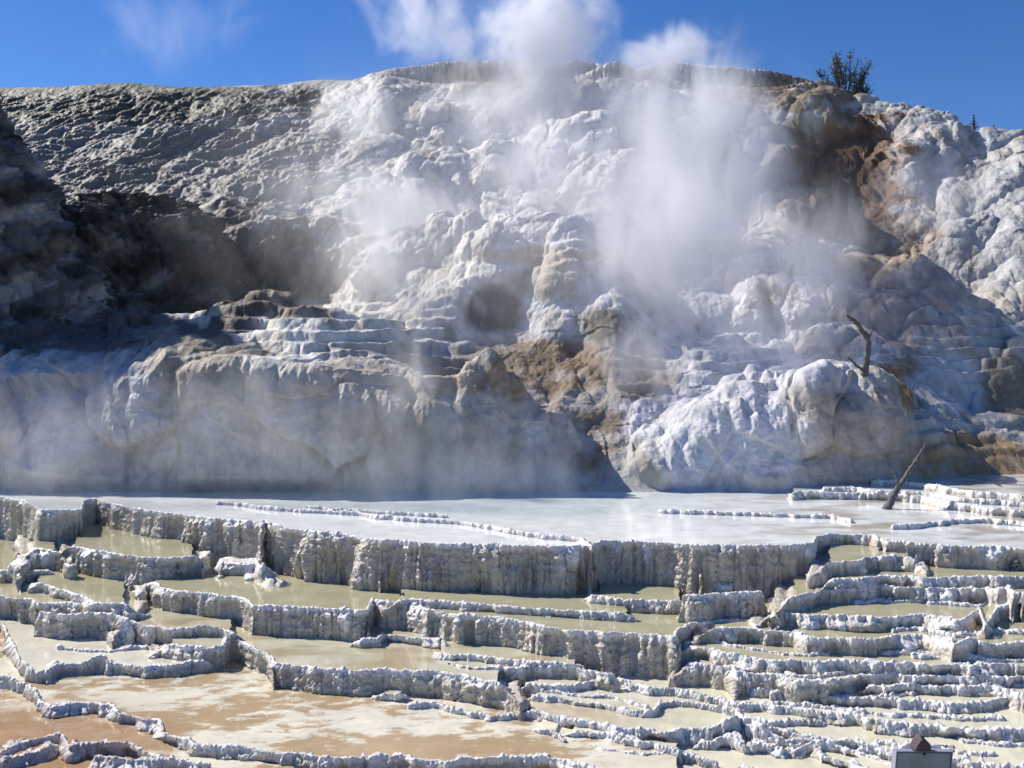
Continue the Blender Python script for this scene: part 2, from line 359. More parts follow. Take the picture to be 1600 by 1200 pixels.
disp += solid * (1 - walls) * 0.018 * big
N2 = N.copy()
P2 = P + N2 * disp[..., None]
# colours
wall_c = np.array([0.61, 0.55, 0.455]); white = np.array([0.87, 0.85, 0.82]); brown = np.array([0.24, 0.19, 0.11])
ys = HY - Zp / Yp * F; xs_ = np.broadcast_to(xc_f[None, :], ys.shape)
stain = fbm(Xp * 2.2, Yp * 2.2, Zp * 0.6, 61, 4)
strk = fbm(Xp * 14, Yp * 6, Zp * 1.0, 62, 3)
col = np.broadcast_to(wall_c, P.shape).copy()
col = mixc(col, brown, smooth(-0.1, 0.9, stain + 0.5 * strk) * 0.8 * smooth(0.12, 0.5, below))
col = mixc(col, [0.60, 0.58, 0.54], smooth(0.1, 0.6, strk) * 0.6)
wh = crust * smooth(-0.75, -0.25, strk + 0.6 * stain + 0.25 * knob2 + 0.25)
col = mixc(col, white, wh)
lowleft = smooth(330, 120, xs_) * smooth(1080, 1160, ys)
col = mixc(col, [0.60, 0.50, 0.46], lowleft * 0.7)
OFF = np.array([0, 0, CZ])
terr = grid_mesh("travertine_terraces", P2 + OFF, col, M_ter); terr["kind"] = "structure"
# water sheet on the same columns
wmask = (Wp > Zp - 0.02)
Wc = np.broadcast_to(np.array([0.42, 0.39, 0.25]), P.shape).copy()
n_a = fbm(Xp * 0.9, Yp * 1.6, 0.0, 71, 4); n_b = fbm(Xp * 3.1, Yp * 5.5, 4.0, 72, 5); n_c = fbm(Xp * 0.5 + 4, Yp * 0.9, 7.0, 73, 3)
n_d = fbm(Xp * 2.4 + 1.5 * n_a, (Yp - 0.25 * Xp) * 11 + 2 * n_b, 3.0, 74, 4)
cream = np.array([0.72, 0.68, 0.55]); tan = np.array([0.40, 0.275, 0.14]); milk = np.array([0.80, 0.82, 0.80]); olive = np.array([0.27, 0.27, 0.15])
lev = Wp
lev = np.where(lev > -3.1, lev, -3.0 + (lev + 3.0) / 0.90)
Wc = mixc(Wc, cream, smooth(-4.0, -4.5, lev) * 0.55)
Wc = mixc(Wc, [0.36, 0.27, 0.14], smooth(-0.1, 0.5, n_a) * smooth(-3.9, -4.2, lev) * 0.6)
right = smooth(850, 1150, xs_)
Wc = mixc(Wc, [0.70, 0.67, 0.50], right * smooth(-3.9, -4.5, lev) * 0.75)
lowz = smooth(-4.55, -4.62, lev) * (1 - right)
Wc = mixc(Wc, cream, lowz)
Wc = mixc(Wc, tan, lowz * smooth(-0.22, 0.28, n_c * 1.0 + 0.6 * n_b + 0.5 * n_d + 0.10) * 0.92)
Wc = mixc(Wc, [0.38, 0.23, 0.12], lowleft * 0.9)
Wc = mixc(Wc, cream, smooth(-4.40, -4.45, lev) * smooth(-4.58, -4.52, lev) * (1 - right) * 0.7)
up = smooth(-3.2, -3.05, lev)
Wc = mixc(Wc, milk, up)
Wc = mixc(Wc, [0.42, 0.36, 0.27], up * smooth(1000, 1350, xs_) * smooth(-0.2, 0.4, n_a) * 0.75)
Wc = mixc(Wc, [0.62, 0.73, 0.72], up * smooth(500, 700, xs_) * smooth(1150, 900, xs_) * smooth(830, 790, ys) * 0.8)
Wsh = np.stack([Xp, Yp, Wp + 0 * Xp], -1)
# quads that would climb a wall are dropped: keep a face only if all four corners share a level
okq = wmask.copy()
R_, C_ = okq.shape
idx = np.arange(R_ * C_).reshape(R_, C_)
q = np.stack([idx[:-1, :-1], idx[:-1, 1:], idx[1:, 1:], idx[1:, :-1]], -1).reshape(-1, 4)
lf = Wp.reshape(-1)[q]; q = q[(lf.max(1) - lf.min(1) < 0.06) & okq.reshape(-1)[q].any(1)]
Y_of = Yp.reshape(-1)[q].max(1)
def sheet(name, q):
    used = np.zeros(R_ * C_, bool); used[q.ravel()] = True; re = np.cumsum(used) - 1
    me = bpy.data.meshes.new(name); V = (Wsh.reshape(-1, 3)[used] + OFF); Tt = Wc.reshape(-1, 3)[used]; qq = re[q]
    me.vertices.add(len(V)); me.vertices.foreach_set("co", V.astype(np.float32).ravel())
    me.loops.add(len(qq) * 4); me.loops.foreach_set("vertex_index", qq.astype(np.int32).ravel())
    me.polygons.add(len(qq)); me.polygons.foreach_set("loop_start", (np.arange(len(qq)) * 4).astype(np.int32))
    me.polygons.foreach_set("use_smooth", np.ones(len(qq), bool)); me.update(calc_edges=True)
    ca = me.color_attributes.new("tint", 'FLOAT_COLOR', 'POINT')
    ca.data.foreach_set("color", np.concatenate([Tt, np.ones((len(Tt), 1))], 1).astype(np.float32).ravel())
    me.materials.append(M_water); o = bpy.data.objects.new(name, me); sc.collection.objects.link(o); o["kind"] = "structure"
    return o
upq = Wp.reshape(-1)[q].max(1) > -3.1
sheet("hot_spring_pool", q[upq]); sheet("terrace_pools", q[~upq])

# ------------------------------------------------------------------ the hill
HILL = {
 -500: [(780,19),(700,20),(600,24),(520,30),(480,33),(400,37),(300,40),(200,44),(160,48)],
 0:   [(780,20),(700,21),(600,23.5),(560,26),(520,30),(480,34),(400,38),(300,41),(200,46),(137,52)],
 200: [(775,20.5),(700,20.8),(620,21.4),(570,22.8),(530,26),(500,31),(480,34),(400,36.3),(350,37.5),(300,40.5),(200,46),(128,52)],
 350: [(768,20.8),(700,20.95),(640,21.1),(600,21.2),(566,21.4),(548,22.6),(520,24),(485,25.5),(476,33),(400,33.4),(335,34.2),(300,38),(250,42),(200,45),(134,51)],
 500: [(768,20.8),(700,20.95),(640,21.1),(600,21.2),(572,21.4),(550,22.6),(520,24),(490,25.5),(481,32.5),(400,33.0),(355,34),(300,37.6),(250,41),(200,44),(150,48),(124,50)],
 600: [(768,20.8),(700,20.95),(640,21.1),(595,21.4),(575,22.4),(540,24.2),(500,26.5),(480,29.5),(400,33.0),(330,35.5),(250,40),(200,43),(150,46),(110,48)],
 700: [(768,20),(700,20.2),(650,20.6),(620,21.8),(590,24),(540,25.5),(490,27),(440,29),(400,31),(380,33.5),(320,36),(250,39.5),(200,42.5),(135,46.8),(97,47.2)],
 800: [(768,19.9),(700,20.2),(655,20.7),(625,22.6),(560,25.2),(520,27),(490,28),(420,29),(400,29.6),(385,33),(320,35.5),(250,39),(200,42.5),(125,46.8),(96,47.2)],
 900: [(768,20.5),(720,21.5),(660,23.5),(600,25),(550,26.5),(500,27.5),(420,29),(395,30),(380,33),(300,36.5),(200,42),(125,46.8),(96,47.2)],
 960: [(768,21.5),(700,23),(650,24.3),(600,25.5),(550,27),(520,27.6),(470,28.5),(420,31),(350,34),(300,36.5),(200,42),(125,46.8),(95,47.2)],
 1050:[(770,19.5),(700,21),(640,22.5),(600,24.5),(550,26.5),(500,28.5),(450,30.5),(400,32.5),(350,34.5),(300,37),(200,42),(128,46.8),(97,47.2)],
 1200:[(770,19),(700,19.6),(640,20.5),(605,22.0),(585,25),(500,28.5),(450,30.5),(400,33),(350,35.5),(300,37.5),(200,42),(145,46.5),(112,47)],
 1290:[(770,18.8),(700,19.1),(640,19.7),(605,21.0),(585,23.5),(540,25.5),(500,28),(450,30),(400,32.5),(350,36.2),(300,38.8),(230,40.4),(190,41.5),(155,45.5),(126,46)],
 1345:[(770,18.8),(700,19.1),(640,19.7),(605,21.0),(585,23.5),(540,25.5),(500,28),(450,30),(400,33),(350,36.8),(300,38.8),(230,40.3),(190,43),(150,46)],
 1430:[(765,19.5),(700,20.5),(660,22),(600,24),(575,25),(540,26.5),(500,28),(450,29.5),(430,33),(350,36),(300,37.2),(250,39),(200,43),(176,45)],
 1520:[(765,18.5),(720,20),(690,21.5),(665,23.5),(580,24.3),(555,25),(500,28),(470,30),(400,33),(300,36.5),(250,39),(203,42)],
 1600:[(765,18.3),(720,20),(690,21.5),(665,23.5),(570,24.3),(555,25.5),(500,27.5),(450,29),(400,30.5),(300,34),(250,37),(234,40)],
 2100:[(765,18.3),(720,20),(690,21.5),(665,23.5),(570,24.3),(555,25.5),(500,27.5),(450,29),(420,30.5),(380,34),(360,37),(340,40)],
}
NCH = 1350
xc_h = np.linspace(-190, 1790, NCH)
hx = sorted(HILL)
NT = 160
prof = []
for x in hx:
    a = np.array(HILL[x], float); D = 23.1 + (a[:, 1] - a[0, 1]) * 1.08; z = -(a[:, 0] - HY) / F * D; z[0] = -3.05
    D = np.concatenate([[12, 22.6], D, [D[-1] + 1.0, D[-1] + 8, 140]]); z = np.concatenate([[-7.0, -3.6], z, [z[-1] + 0.02, z[-1] + 0.1, z[-1] - 5]])
    prof.append((D, z, a[-1, 0]))
# dense depth for the hill
Yh = np.concatenate([np.linspace(20, 62, 2200), np.linspace(62.1, 120, 60)])
Zc = np.array([np.interp(Yh, D, z) for D, z, _ in prof])      # columns x depth (world heights at key columns)
# interpolate along x in height with a smoothstep between key columns
Hh = np.empty((len(Yh), NCH))
for j, x in enumerate(xc_h):
    k = min(max(np.searchsorted(hx, x) - 1, 0), len(hx) - 2); t = (x - hx[k]) / (hx[k + 1] - hx[k]); t = np.clip(t, 0, 1)
    Hh[:, j] = Zc[k] * (1 - t) + Zc[k + 1] * t
ker = np.hanning(31); ker /= ker.sum()
pad = np.pad(Hh, ((0, 0), (15, 15)), mode='edge'); Hs = np.zeros_like(Hh)
for i, kv in enumerate(ker): Hs += kv * pad[:, i:i + NCH]
Hh = Hs
Yg = Yh[:, None]; Xg = (xc_h[None, :] - 800) / F * Yg
ytop = np.interp(xc_h, hx, [p_[0][-4] for p_ in prof])[None, :]     # depth of the crest in every column
rough = smooth(-2.9, -2.0, Hh)
MOUNDS = [(330,225,3.6,2.2,.7),(215,250,3.0,1.6,.4),(450,250,2.6,1.8,.5),(650,205,3.0,1.8,.9),(560,215,2.0,1.4,.5),(740,225,2.2,1.6,.9),
 (850,285,3.2,2.0,.7),(700,310,3.0,1.8,1.3),(600,335,2.6,1.6,.9),(450,305,3.0,1.4,.8),(780,350,2.4,1.6,.4),(960,300,2.0,1.6,.9),(900,255,2.6,1.5,.8),
 (830,408,3.0,1.8,.9),(905,470,1.5,1.0,1.0),(760,470,1.3,.9,.8),(650,430,2.4,1.2,.8),(700,500,1.6,1.0,.2),(640,555,1.6,1.0,.25),
 (745,650,1.4,.9,.4),(775,535,1.2,1.2,-.25),(820,665,1.2,1.0,.6),(725,700,1.1,.7,.7),(790,720,1.2,.7,.5),(1335,650,1.7,1.3,.7),(1230,640,1.6,1.2,.5),(1130,665,1.4,1.1,.4),(1240,730,1.3,.7,.4),(1080,740,1.3,.6,.3),
 (1400,182,2.0,1.5,0.60),(1480,205,2.6,1.6,0.66),(1330,165,1.8,1.3,.8),(1580,270,2.6,1.6,0.72),(1560,320,2.2,1.4,0.78),(1590,400,3.0,1.6,1.08),(1520,250,2.4,1.4,.9),(1440,260,2.4,1.5,.8),(1500,400,1.5,1.2,0.60),
 (1110,430,2.2,1.4,.7),(1280,380,2.4,1.6,1.0),(1200,470,1.8,1.2,.6),(1300,450,2.0,1.2,.7),(1390,520,1.6,1.0,.7),(1240,520,1.8,1.2,.6),(1150,520,1.8,1.2,.6),(1270,560,1.4,.9,.5),(1460,470,2.0,1.2,.7),
 (1280,200,2.0,1.4,.9),(1220,250,1.6,1.2,.7),(1180,200,2.2,1.3,.7),(1060,180,2.4,1.4,.7),(970,170,2.0,1.3,.6),(1120,240,2.2,1.3,.6),(1000,215,2.0,1.3,.6),(860,190,2.4,1.4,.7)]
wobx = vnoise(Xg * 0.55, Yg * 0.55, 4.0, 141) * 0.28; wobf = vnoise(Xg * 1.6, Yg * 1.3, 6.0, 142) * 0.08
for (mx_, my_, rx, ry, hh) in MOUNDS:
    j = int(np.clip(np.searchsorted(xc_h, mx_), 0, NCH - 1)); syc = HY - Hh[:, j] / Yh * F
    i = int(np.argmax(syc <= my_)); Y0 = Yh[i]; X0 = (mx_ - 800) / F * Y0
    d = np.sqrt(((Xg - X0) / rx) ** 2 + ((Yg - Y0 - .4 * ry) / ry) ** 2) * (1 + wobx + wobf)
    Hh = Hh + 0.85 * hh * smooth(0.0, -2.5, Yg - ytop) * np.sqrt(np.clip(1 - d * d, 0, 1))
def zone(X_, Y_, Z_, zl, nz=None):
    xx = X_ / Y_ * F + 800; yy = HY - Z_ / Y_ * F; m = np.zeros(np.broadcast(xx, yy).shape)
    for (zx, zy, rx, ry, st) in zl:
        d = np.sqrt(((xx - zx) / rx) ** 2 + ((yy - zy) / ry) ** 2)
        if nz is not None: d = d + nz
        m = np.maximum(m, st * smooth(1.15, 0.75, d))
    return m
warp = vnoise(Xg * 0.25, Yg * 0.25, 0.3, 101)
warp2 = vnoise(Xg * 0.9, Yg * 0.9, 0.3, 102)
def terrace(z, step, off, sharp):
    t = z / step + off; f = np.floor(t); r = t - f
    e = np.clip((r - sharp) / (1 - sharp), 0, 1); e = e * e * (3 - 2 * e)
    return z + ((f + 0.15 * r + 0.85 * e) - t) * step
A = rough * smooth(0.3, -2.0, Yg - ytop)
Z_STEP = [(480,515,300,50,1.0),(620,560,130,60,.8),(850,425,110,40,.6),(1150,580,130,50,.7),(1420,500,160,60,.25),(1540,560,120,40,1.0),(1050,610,90,40,.7),(1520,730,150,50,.8),(650,410,90,30,.3),(1250,140,120,25,.3)]
zs = zone(Xg, Yg, Hh, Z_STEP)
Z_CALM = [(330,650,360,120,.45),(1335,265,90,85,.7),(480,515,300,50,.5),(440,410,110,70,.6),(770,590,120,110,.8)]
calm = 1 - zone(Xg, Yg, Hh, Z_CALM)
leftg = smooth(650, 400, xc_h)[None, :] * smooth(0.0, 4.0, Hh)
def domes(cx, cy_, seed):
    """overlapping round flow heads, seen from above"""
    x0, y0 = np.floor(cx), np.floor(cy_); best = np.zeros(cx.shape, np.float32); g = np.float32(1 / 255.0); m = np.uint32(255)
    for dx in (-1, 0, 1):
        for dy in (-1, 0, 1):
            h = _h(_u(x0 + dx) * K1, _u(y0 + dy) * K2, np.uint32(77), seed)
            qx = x0 + dx + (h & m) * g; qy = y0 + dy + ((h >> np.uint32(8)) & m) * g; r = 0.65 + 0.45 * ((h >> np.uint32(16)) & m) * g
            d = np.sqrt((cx - qx) ** 2 + (cy_ - qy) ** 2) / r
            best = np.maximum(best, (r * np.sqrt(np.clip(1 - d * d, 0, 1))).astype(np.float32))
    return best
Hh = Hh + A * (0.35 * warp + 0.08 * warp2)
sh = -0.35 * Yg
ux = (Xg + sh + 0.7 * vnoise(Xg * 0.5, Yg * 0.5, 1.0, 161)); uy = Yg + 0.7 * vnoise(Xg * 0.5, Yg * 0.5, 2.0, 162)
Hh = Hh + A * calm * (1 - 0.45 * leftg) * (0.95 * domes(ux / 2.6, uy / 3.0, 41) + 0.42 * (1 - .55 * leftg) * domes(ux / 1.15 + 5, uy / 1.5, 42) + 0.16 * (1 - .9 * leftg) * domes(ux / 0.55 + 9, uy / 0.8, 43) - 0.8)
Hh = Hh + A * np.maximum(zs * 1.0, 0.05 * (1 - zone(Xg, Yg, Hh, [(1180,680,290,110,1.0),(330,330,300,260,1.0)]))) * (terrace(Hh, 0.36, warp2 * 0.35 + warp * 0.7, 0.55) - Hh)
sy = HY - Hh / Yg * F
dm = np.abs(np.diff(sy, axis=0)) + 0.25 * F * np.diff(Yh)[:, None] / Yh[:-1, None]
dm = dm * np.where(Yh[:-1, None] > ytop + 1.5, 0.08, 1.0)
dm = blur1(blur1(dm, 14, 1), 8, 0)
cum = np.concatenate([np.zeros((1, NCH)), np.cumsum(dm, 0)], 0)
NRH = 1050
Tn = np.linspace(0, 1, NRH)
Yp = np.empty((NRH, NCH)); Zp = np.empty_like(Yp)
for j in range(NCH):
    yy = np.interp(Tn, cum[:, j] / cum[-1, j], Yh); Yp[:, j] = yy; Zp[:, j] = np.interp(yy, Yh, Hh[:, j])
Xp = (xc_h[None, :] - 800) / F * Yp
P = np.stack([Xp, Yp, Zp], -1)
# smoothed normals for the bulges
N = grid_normals(P)
def blur(a, n): return blur1(blur1(a, n, 0), n, 1)
Nb = blur(N, 9); Nb /= np.linalg.norm(Nb, axis=-1, keepdims=True)
x_px = np.broadcast_to(xc_h[None, :], Yp.shape); y_px = HY - Zp / Yp * F
wx = vnoise(Xp * 0.35, Yp * 0.35, Zp * 0.35, 111) * 1.2; wy = vnoise(Xp * 0.35, Yp * 0.35, Zp * 0.35, 112) * 1.2
dg = vnoise(Xp * 0.12, Yp * 0.12, 0.5, 113) * 0.5 + 0.35            # lobes run down and to the left
f1, f2, c1, o1 = worley((Xp + wx + dg * Zp) * 0.62, Yp * 0.28, (Zp + wy) * 0.42, 1)
g1, g2, c2, o2 = worley((Xp + wx * 0.5 + dg * Zp) * 1.6, Yp * 0.7, (Zp + wy * 0.5) * 1.05, 2)
h1, h2, c3, o3 = worley((Xp + dg * Zp) * 3.6, Yp * 1.5, Zp * 2.5, 3)
def lobe(f, o): return np.sqrt(np.clip(1.0 - f * f * 1.1, 0, 1)) * (0.75 - 0.6 * o)
fade = smooth(-3.05, -2.7, Zp)
crest = np.broadcast_to(ytop, Yp.shape)
fade = fade * smooth(1.5, 0.2, Yp - crest)
lipz = smooth(-1.0, -0.4, Yp - crest) * smooth(620, 720, x_px) * smooth(1360, 1280, x_px)
nzz = vnoise(Xp * 0.4, Yp * 0.4, Zp * 0.4, 151) * 0.3
Z_SMOOTH = [(300,670,420,110,.85),(130,600,200,130,.8),(1335,265,90,85,.9),(450,410,140,70,.75),(1320,670,110,90,.7),(1100,690,170,80,.5),(1250,300,70,80,.7),(240,330,260,80,.45)]
Z_BIG = [(1500,330,180,180,.5),(900,280,240,120,.8),(1300,430,180,100,.8),(1000,200,300,60,.6),(650,260,130,90,.7),(1180,700,250,70,.5)]
zst = zone(Xp, Yp, Zp, Z_STEP, nzz); zsm = 1 - zone(Xp, Yp, Zp, Z_SMOOTH, nzz); zbg = zone(Xp, Yp, Zp, Z_BIG, nzz)
amp = fade * (1 - 0.8 * lipz) * zsm * (1 - 0.5 * zst) * (1 - 0.7 * smooth(-1.5, 0, Yp - crest) * smooth(700, 500, x_px))
fine = fbm(Xp * 2.5, Yp * 2.5, Zp * 2.5, 121, 4)
ripple = fbm(Xp * 5.5, Yp * 2.0, Zp * 1.0, 122, 3)
flute = fbm(Xp * 1.6, Yp * 0.8, Zp * 0.35, 123, 4)
diag = fbm((Xp + 0.9 * Zp) * 0.45, Yp * 0.3, (Zp - 0.45 * Xp + 0.5 * wx) * 1.3, 124, 5, 0.55)
leftm = smooth(620, 420, x_px) * smooth(370, 300, y_px) * smooth(-0.3, -2.5, Yp - crest)
disp = 0.75 * amp * ((0.14 + 0.22 * zbg) * lobe(f1, o1) * (0.4 + c1) + (0.10 + 0.10 * zbg) * lobe(g1, o2) * (0.4 + c2) * (1 - .8 * leftm) + 0.035 * lobe(h1, o3) * (1 - .5 * leftm) + 0.05 * fine) - amp * 0.15
disp += fade * leftm * 0.26 * (0.6 - 1.6 * np.abs(diag))
b1, b2, c4, o4 = worley((Xp + wx) * 0.45, Yp * 0.3, (Zp + wy) * 0.36, 7)
disp += fade * (1 - zsm) * (0.75 * lobe(b1, o4) * (0.5 + c4) - 0.3 + 0.22 * lobe(f1, o1) + 0.10 * (1 - 2 * np.abs(flute)) + 0.05 * fine)
disp += fade * lipz * 0.12 * (1 - 2 * np.abs(ripple)) 
disp += fade * 0.02 * ripple
P2 = P + Nb * disp[..., None]
# tint: mineral colour and painted shade by zone on the hill (x, y, rx, ry, colour, strength)
grey = np.array([0.50, 0.48, 0.44])
white = np.array([0.70, 0.69, 0.68])
col = np.broadcast_to(grey, P.shape).copy()
wn = fbm(Xp * 0.55, Yp * 0.55, Zp * 0.55, 131, 5); wn2 = fbm(Xp * 1.6, Yp * 1.0, Zp * 0.7, 132, 4)
ZN = [
 (950,330,330,260,(0.66,0.65,0.66),1.0),(1150,600,260,180,(0.68,0.67,0.69),1.0),(1480,350,160,160,(0.40,0.41,0.42),0.9),  # last zone greys the right ridge to paint in its soft shade
 (1050,200,300,90,(0.66,0.65,0.64),0.9),(620,300,200,120,(0.62,0.60,0.56),0.8),(640,440,130,90,(0.70,0.67,0.62),0.8),
 (450,520,260,60,(0.74,0.71,0.64),1.1),(300,670,400,110,(0.56,0.52,0.47),0.8),(130,600,180,120,(0.50,0.52,0.56),0.7),  # last zone: blue shade of the apron put into the tint
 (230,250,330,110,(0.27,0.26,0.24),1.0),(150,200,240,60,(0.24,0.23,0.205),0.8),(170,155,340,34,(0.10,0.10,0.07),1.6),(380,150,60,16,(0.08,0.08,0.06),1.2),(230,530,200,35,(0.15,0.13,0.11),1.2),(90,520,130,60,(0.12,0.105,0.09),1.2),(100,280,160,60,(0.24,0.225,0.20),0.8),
 (440,420,120,75,(0.22,0.17,0.12),1.2),(350,410,80,100,(0.10,0.08,0.065),1.3),  # brown cliff behind the shelf, shade of the recess painted in
 (1325,265,100,95,(0.20,0.105,0.05),1.7),(1280,210,75,35,(0.26,0.22,0.09),0.9),(1342,285,62,62,(0.085,0.05,0.03),1.1),(1240,300,55,80,(0.30,0.20,0.15),0.8),(1300,350,60,40,(0.10,0.09,0.07),0.9),  # gully rust, with its shade painted in as darker cores
 (1390,390,90,60,(0.30,0.22,0.14),0.9),(1225,145,140,34,(0.19,0.14,0.08),1.3),(770,128,75,24,(0.26,0.22,0.16),1.1),(950,130,110,24,(0.45,0.41,0.34),0.8),
 (830,590,150,60,(0.32,0.23,0.14),1.0),(930,680,50,75,(0.30,0.23,0.14),1.0),(1000,590,70,50,(0.42,0.33,0.25),0.8),(1060,690,90,80,(0.68,0.67,0.69),0.9),(900,560,70,40,(0.28,0.19,0.11),0.9),
 (775,485,45,38,(0.16,0.145,0.13),1.0),(940,510,40,35,(0.13,0.12,0.08),0.9),(850,440,60,30,(0.42,0.36,0.27),0.8),(830,400,100,14,(0.50,0.38,0.28),0.8),  # first zone paints the dark of the cave in the central mound
 (800,690,110,80,(0.52,0.48,0.45),0.8),(600,620,120,90,(0.36,0.31,0.25),0.8),(300,570,90,50,(0.36,0.30,0.22),0.8),
 (1330,680,120,80,(0.46,0.40,0.34),0.9),(1420,600,60,50,(0.26,0.17,0.08),1.0),(1520,720,110,50,(0.40,0.27,0.14),1.1),(1580,600,50,60,(0.25,0.20,0.13),0.9),(1480,600,60,60,(0.62,0.64,0.66),0.8),
 (1430,480,130,60,(0.44,0.37,0.33),0.9),(1290,540,60,35,(0.52,0.42,0.34),0.7),(1560,490,90,30,(0.60,0.56,0.48),0.6),(990,560,40,80,(0.30,0.24,0.18),0.5),
 (1060,300,80,80,(0.50,0.42,0.36),0.4),(1140,385,60,18,(0.45,0.38,0.30),0.5),
]
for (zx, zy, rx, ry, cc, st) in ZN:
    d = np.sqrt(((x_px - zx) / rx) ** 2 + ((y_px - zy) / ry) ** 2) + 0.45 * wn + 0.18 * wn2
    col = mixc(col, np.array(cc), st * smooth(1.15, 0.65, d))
col = mixc(col, [0.33, 0.28, 0.22], smooth(0.15, 0.8, wn2 + 0.3 * wn) * 0.55)
col = mixc(col, white, smooth(0.2, 0.7, -wn2 + 0.2 * c2) * 0.35 * smooth(300, 600, x_px))
for (zx, zy, rx, ry, cc, st) in [(1120,690,150,75,(0.74,0.73,0.74),1.0),(1150,560,110,60,(0.72,0.71,0.72),.8),(1305,245,75,60,(0.15,0.07,0.03),1.5),(1350,300,50,70,(0.12,0.06,0.028),1.4),(1300,345,50,35,(0.07,0.06,0.05),1.2)]:  # white flow, then gully rust with more shade painted in
    d = np.sqrt(((x_px - zx) / rx) ** 2 + ((y_px - zy) / ry) ** 2) + 0.25 * wn + 0.15 * wn2
    col = mixc(col, np.array(cc), st * smooth(1.15, 0.65, d))
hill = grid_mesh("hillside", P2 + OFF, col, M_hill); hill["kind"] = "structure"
HX, HYY, HZ = P2[..., 0], P2[..., 1], P2[..., 2]
H_sx = HX / HYY * F + 800; H_sy = HY - HZ / HYY * F
def surf_depth(x, y):
    """depth of the visible hill surface at a point of the photo"""
    d = (H_sx - x) ** 2 + (H_sy - y) ** 2
    m = d < max(9.0, d.min() * 1.5 + 1)
    return float(HYY[m].min())

# ground far and wide so that nothing ends in view
me = bpy.data.meshes.new("valley_ground"); bm = bmesh.new()
bmesh.ops.create_grid(bm, x_segments=8, y_segments=8, size=900)
bm.to_mesh(me); bm.free(); g = bpy.data.objects.new("valley_ground", me); sc.collection.objects.link(g)
g.location = (0, 300, CZ - 5.6); g["kind"] = "structure"
mg, n, l, p = new_mat("dry_ground"); tn = noise_node(n, l, 0.3, 8)
cr = n.new("ShaderNodeValToRGB"); cr.color_ramp.elements[0].color = (0.16, 0.13, 0.09, 1); cr.color_ramp.elements[1].color = (0.42, 0.38, 0.3, 1)
l.new(tn.outputs[0], cr.inputs[0]); l.new(cr.outputs[0], p.inputs["Base Color"]); p.inputs["Roughness"].default_value = 0.9
me.materials.append(mg)

# ------------------------------------------------------------------ dark rock outcrops on the left
def tagt(o, label, cat, group=None, kind=None):
    o["label"] = label; o["category"] = cat
    if group: o["group"] = group
    if kind: o["kind"] = kind
    return o
def outcrop(name, prof, cx, cyy, ysq, lean, seed, amp, tint0, base_at):
    """closed mass: radius by height, squashed in depth, broken by noise"""
    zz = np.array([p[0] for p in prof], float); rr = np.array([p[1] for p in prof], float)
    R, C = 520, 900
    t = np.linspace(0, 1, R); zv = np.interp(t, np.linspace(0, 1, len(zz)), zz); rv = np.interp(t, np.linspace(0, 1, len(zz)), rr)
    th = np.linspace(0, 2 * math.pi, C)
    X = cx + lean * (zv[:, None] - zz[0]) + rv[:, None] * np.cos(th)[None, :]
    Y = cyy + rv[:, None] * np.sin(th)[None, :] * ysq; Z = np.broadcast_to(zv[:, None], X.shape)
    Pq = np.stack([X, Y, Z], -1)
    dirv = np.stack([np.cos(th)[None, :] + 0 * X, np.sin(th)[None, :] + 0 * X, 0.35 + 0 * X], -1)
    dirv /= np.linalg.norm(dirv, axis=-1, keepdims=True)
    a = fbm(X * 0.35, Y * 0.35, Z * 0.35, seed, 3); b = 1 - 2 * np.abs(fbm(X * 0.9 + Z * 0.3, Y * 0.9, Z * 0.7, seed + 5, 4)); c = fbm(X * 3, Y * 3, Z * 4, seed + 9, 4)
    w1, w2, wc, wo = worley(X * 0.9 + 0.4 * a, Y * 0.9, Z * 0.8 + X * 0.3, seed)
    k = np.minimum(rv / rr.max() * 3, 1)[:, None]
    d = k * amp * (0.9 * a + 0.28 * b + 0.7 * np.minimum(w2 - w1, .5) - 0.3 + 0.30 * c)
    Pq = Pq + dirv * d[..., None]
    tc = np.broadcast_to(np.array(tint0), Pq.shape).copy()
    s1 = fbm(X * 0.8, Y * 0.8, Z * 1.2, seed + 20, 5)
    tc = mixc(tc, np.array(tint0) * 2.6 + [0.02, 0.01, 0.0], smooth(0.05, 0.6, s1)); tc = mixc(tc, np.array(tint0) * 0.35, smooth(0.1, 0.6, -s1))
    tc = mixc(tc, [0.24, 0.20, 0.145], smooth(0.35, 0.8, fbm(X * 0.6 + 9, Y * 0.6, Z * 0.6, seed + 30, 4)) * 0.8)
    o = grid_mesh(name, Pq + OFF, tc, M_rock)
    return o
o = outcrop("rock_outcrop", [(-1.5,13.0),(0,12.3),(1.2,11.5),(2.7,10.7),(3.8,9.9),(5.1,9.3),(7.0,8.1),(8.5,6.9),(10,6.6),(12.5,4.6),(14,2.6),(14.6,0.05)], -24.0, 33.0, 0.34, 0.0, 210, 0.75, (0.16, 0.16, 0.158), 600)
tagt(o, "tall dark grey cliff of weathered rock at the left edge in shade", "rock outcrop")
o = outcrop("rock_outcrop", [(-1.5,3.9),(0.2,4.3),(2.0,4.4),(3.6,3.9),(4.8,2.9),(5.4,1.7),(5.65,0.05)], -13.9, 35.6, 0.75, 0.06, 260, 0.85, (0.11, 0.105, 0.098), 500)
tagt(o, "low almost black craggy rock mass just right of the tall grey cliff", "rock outcrop")

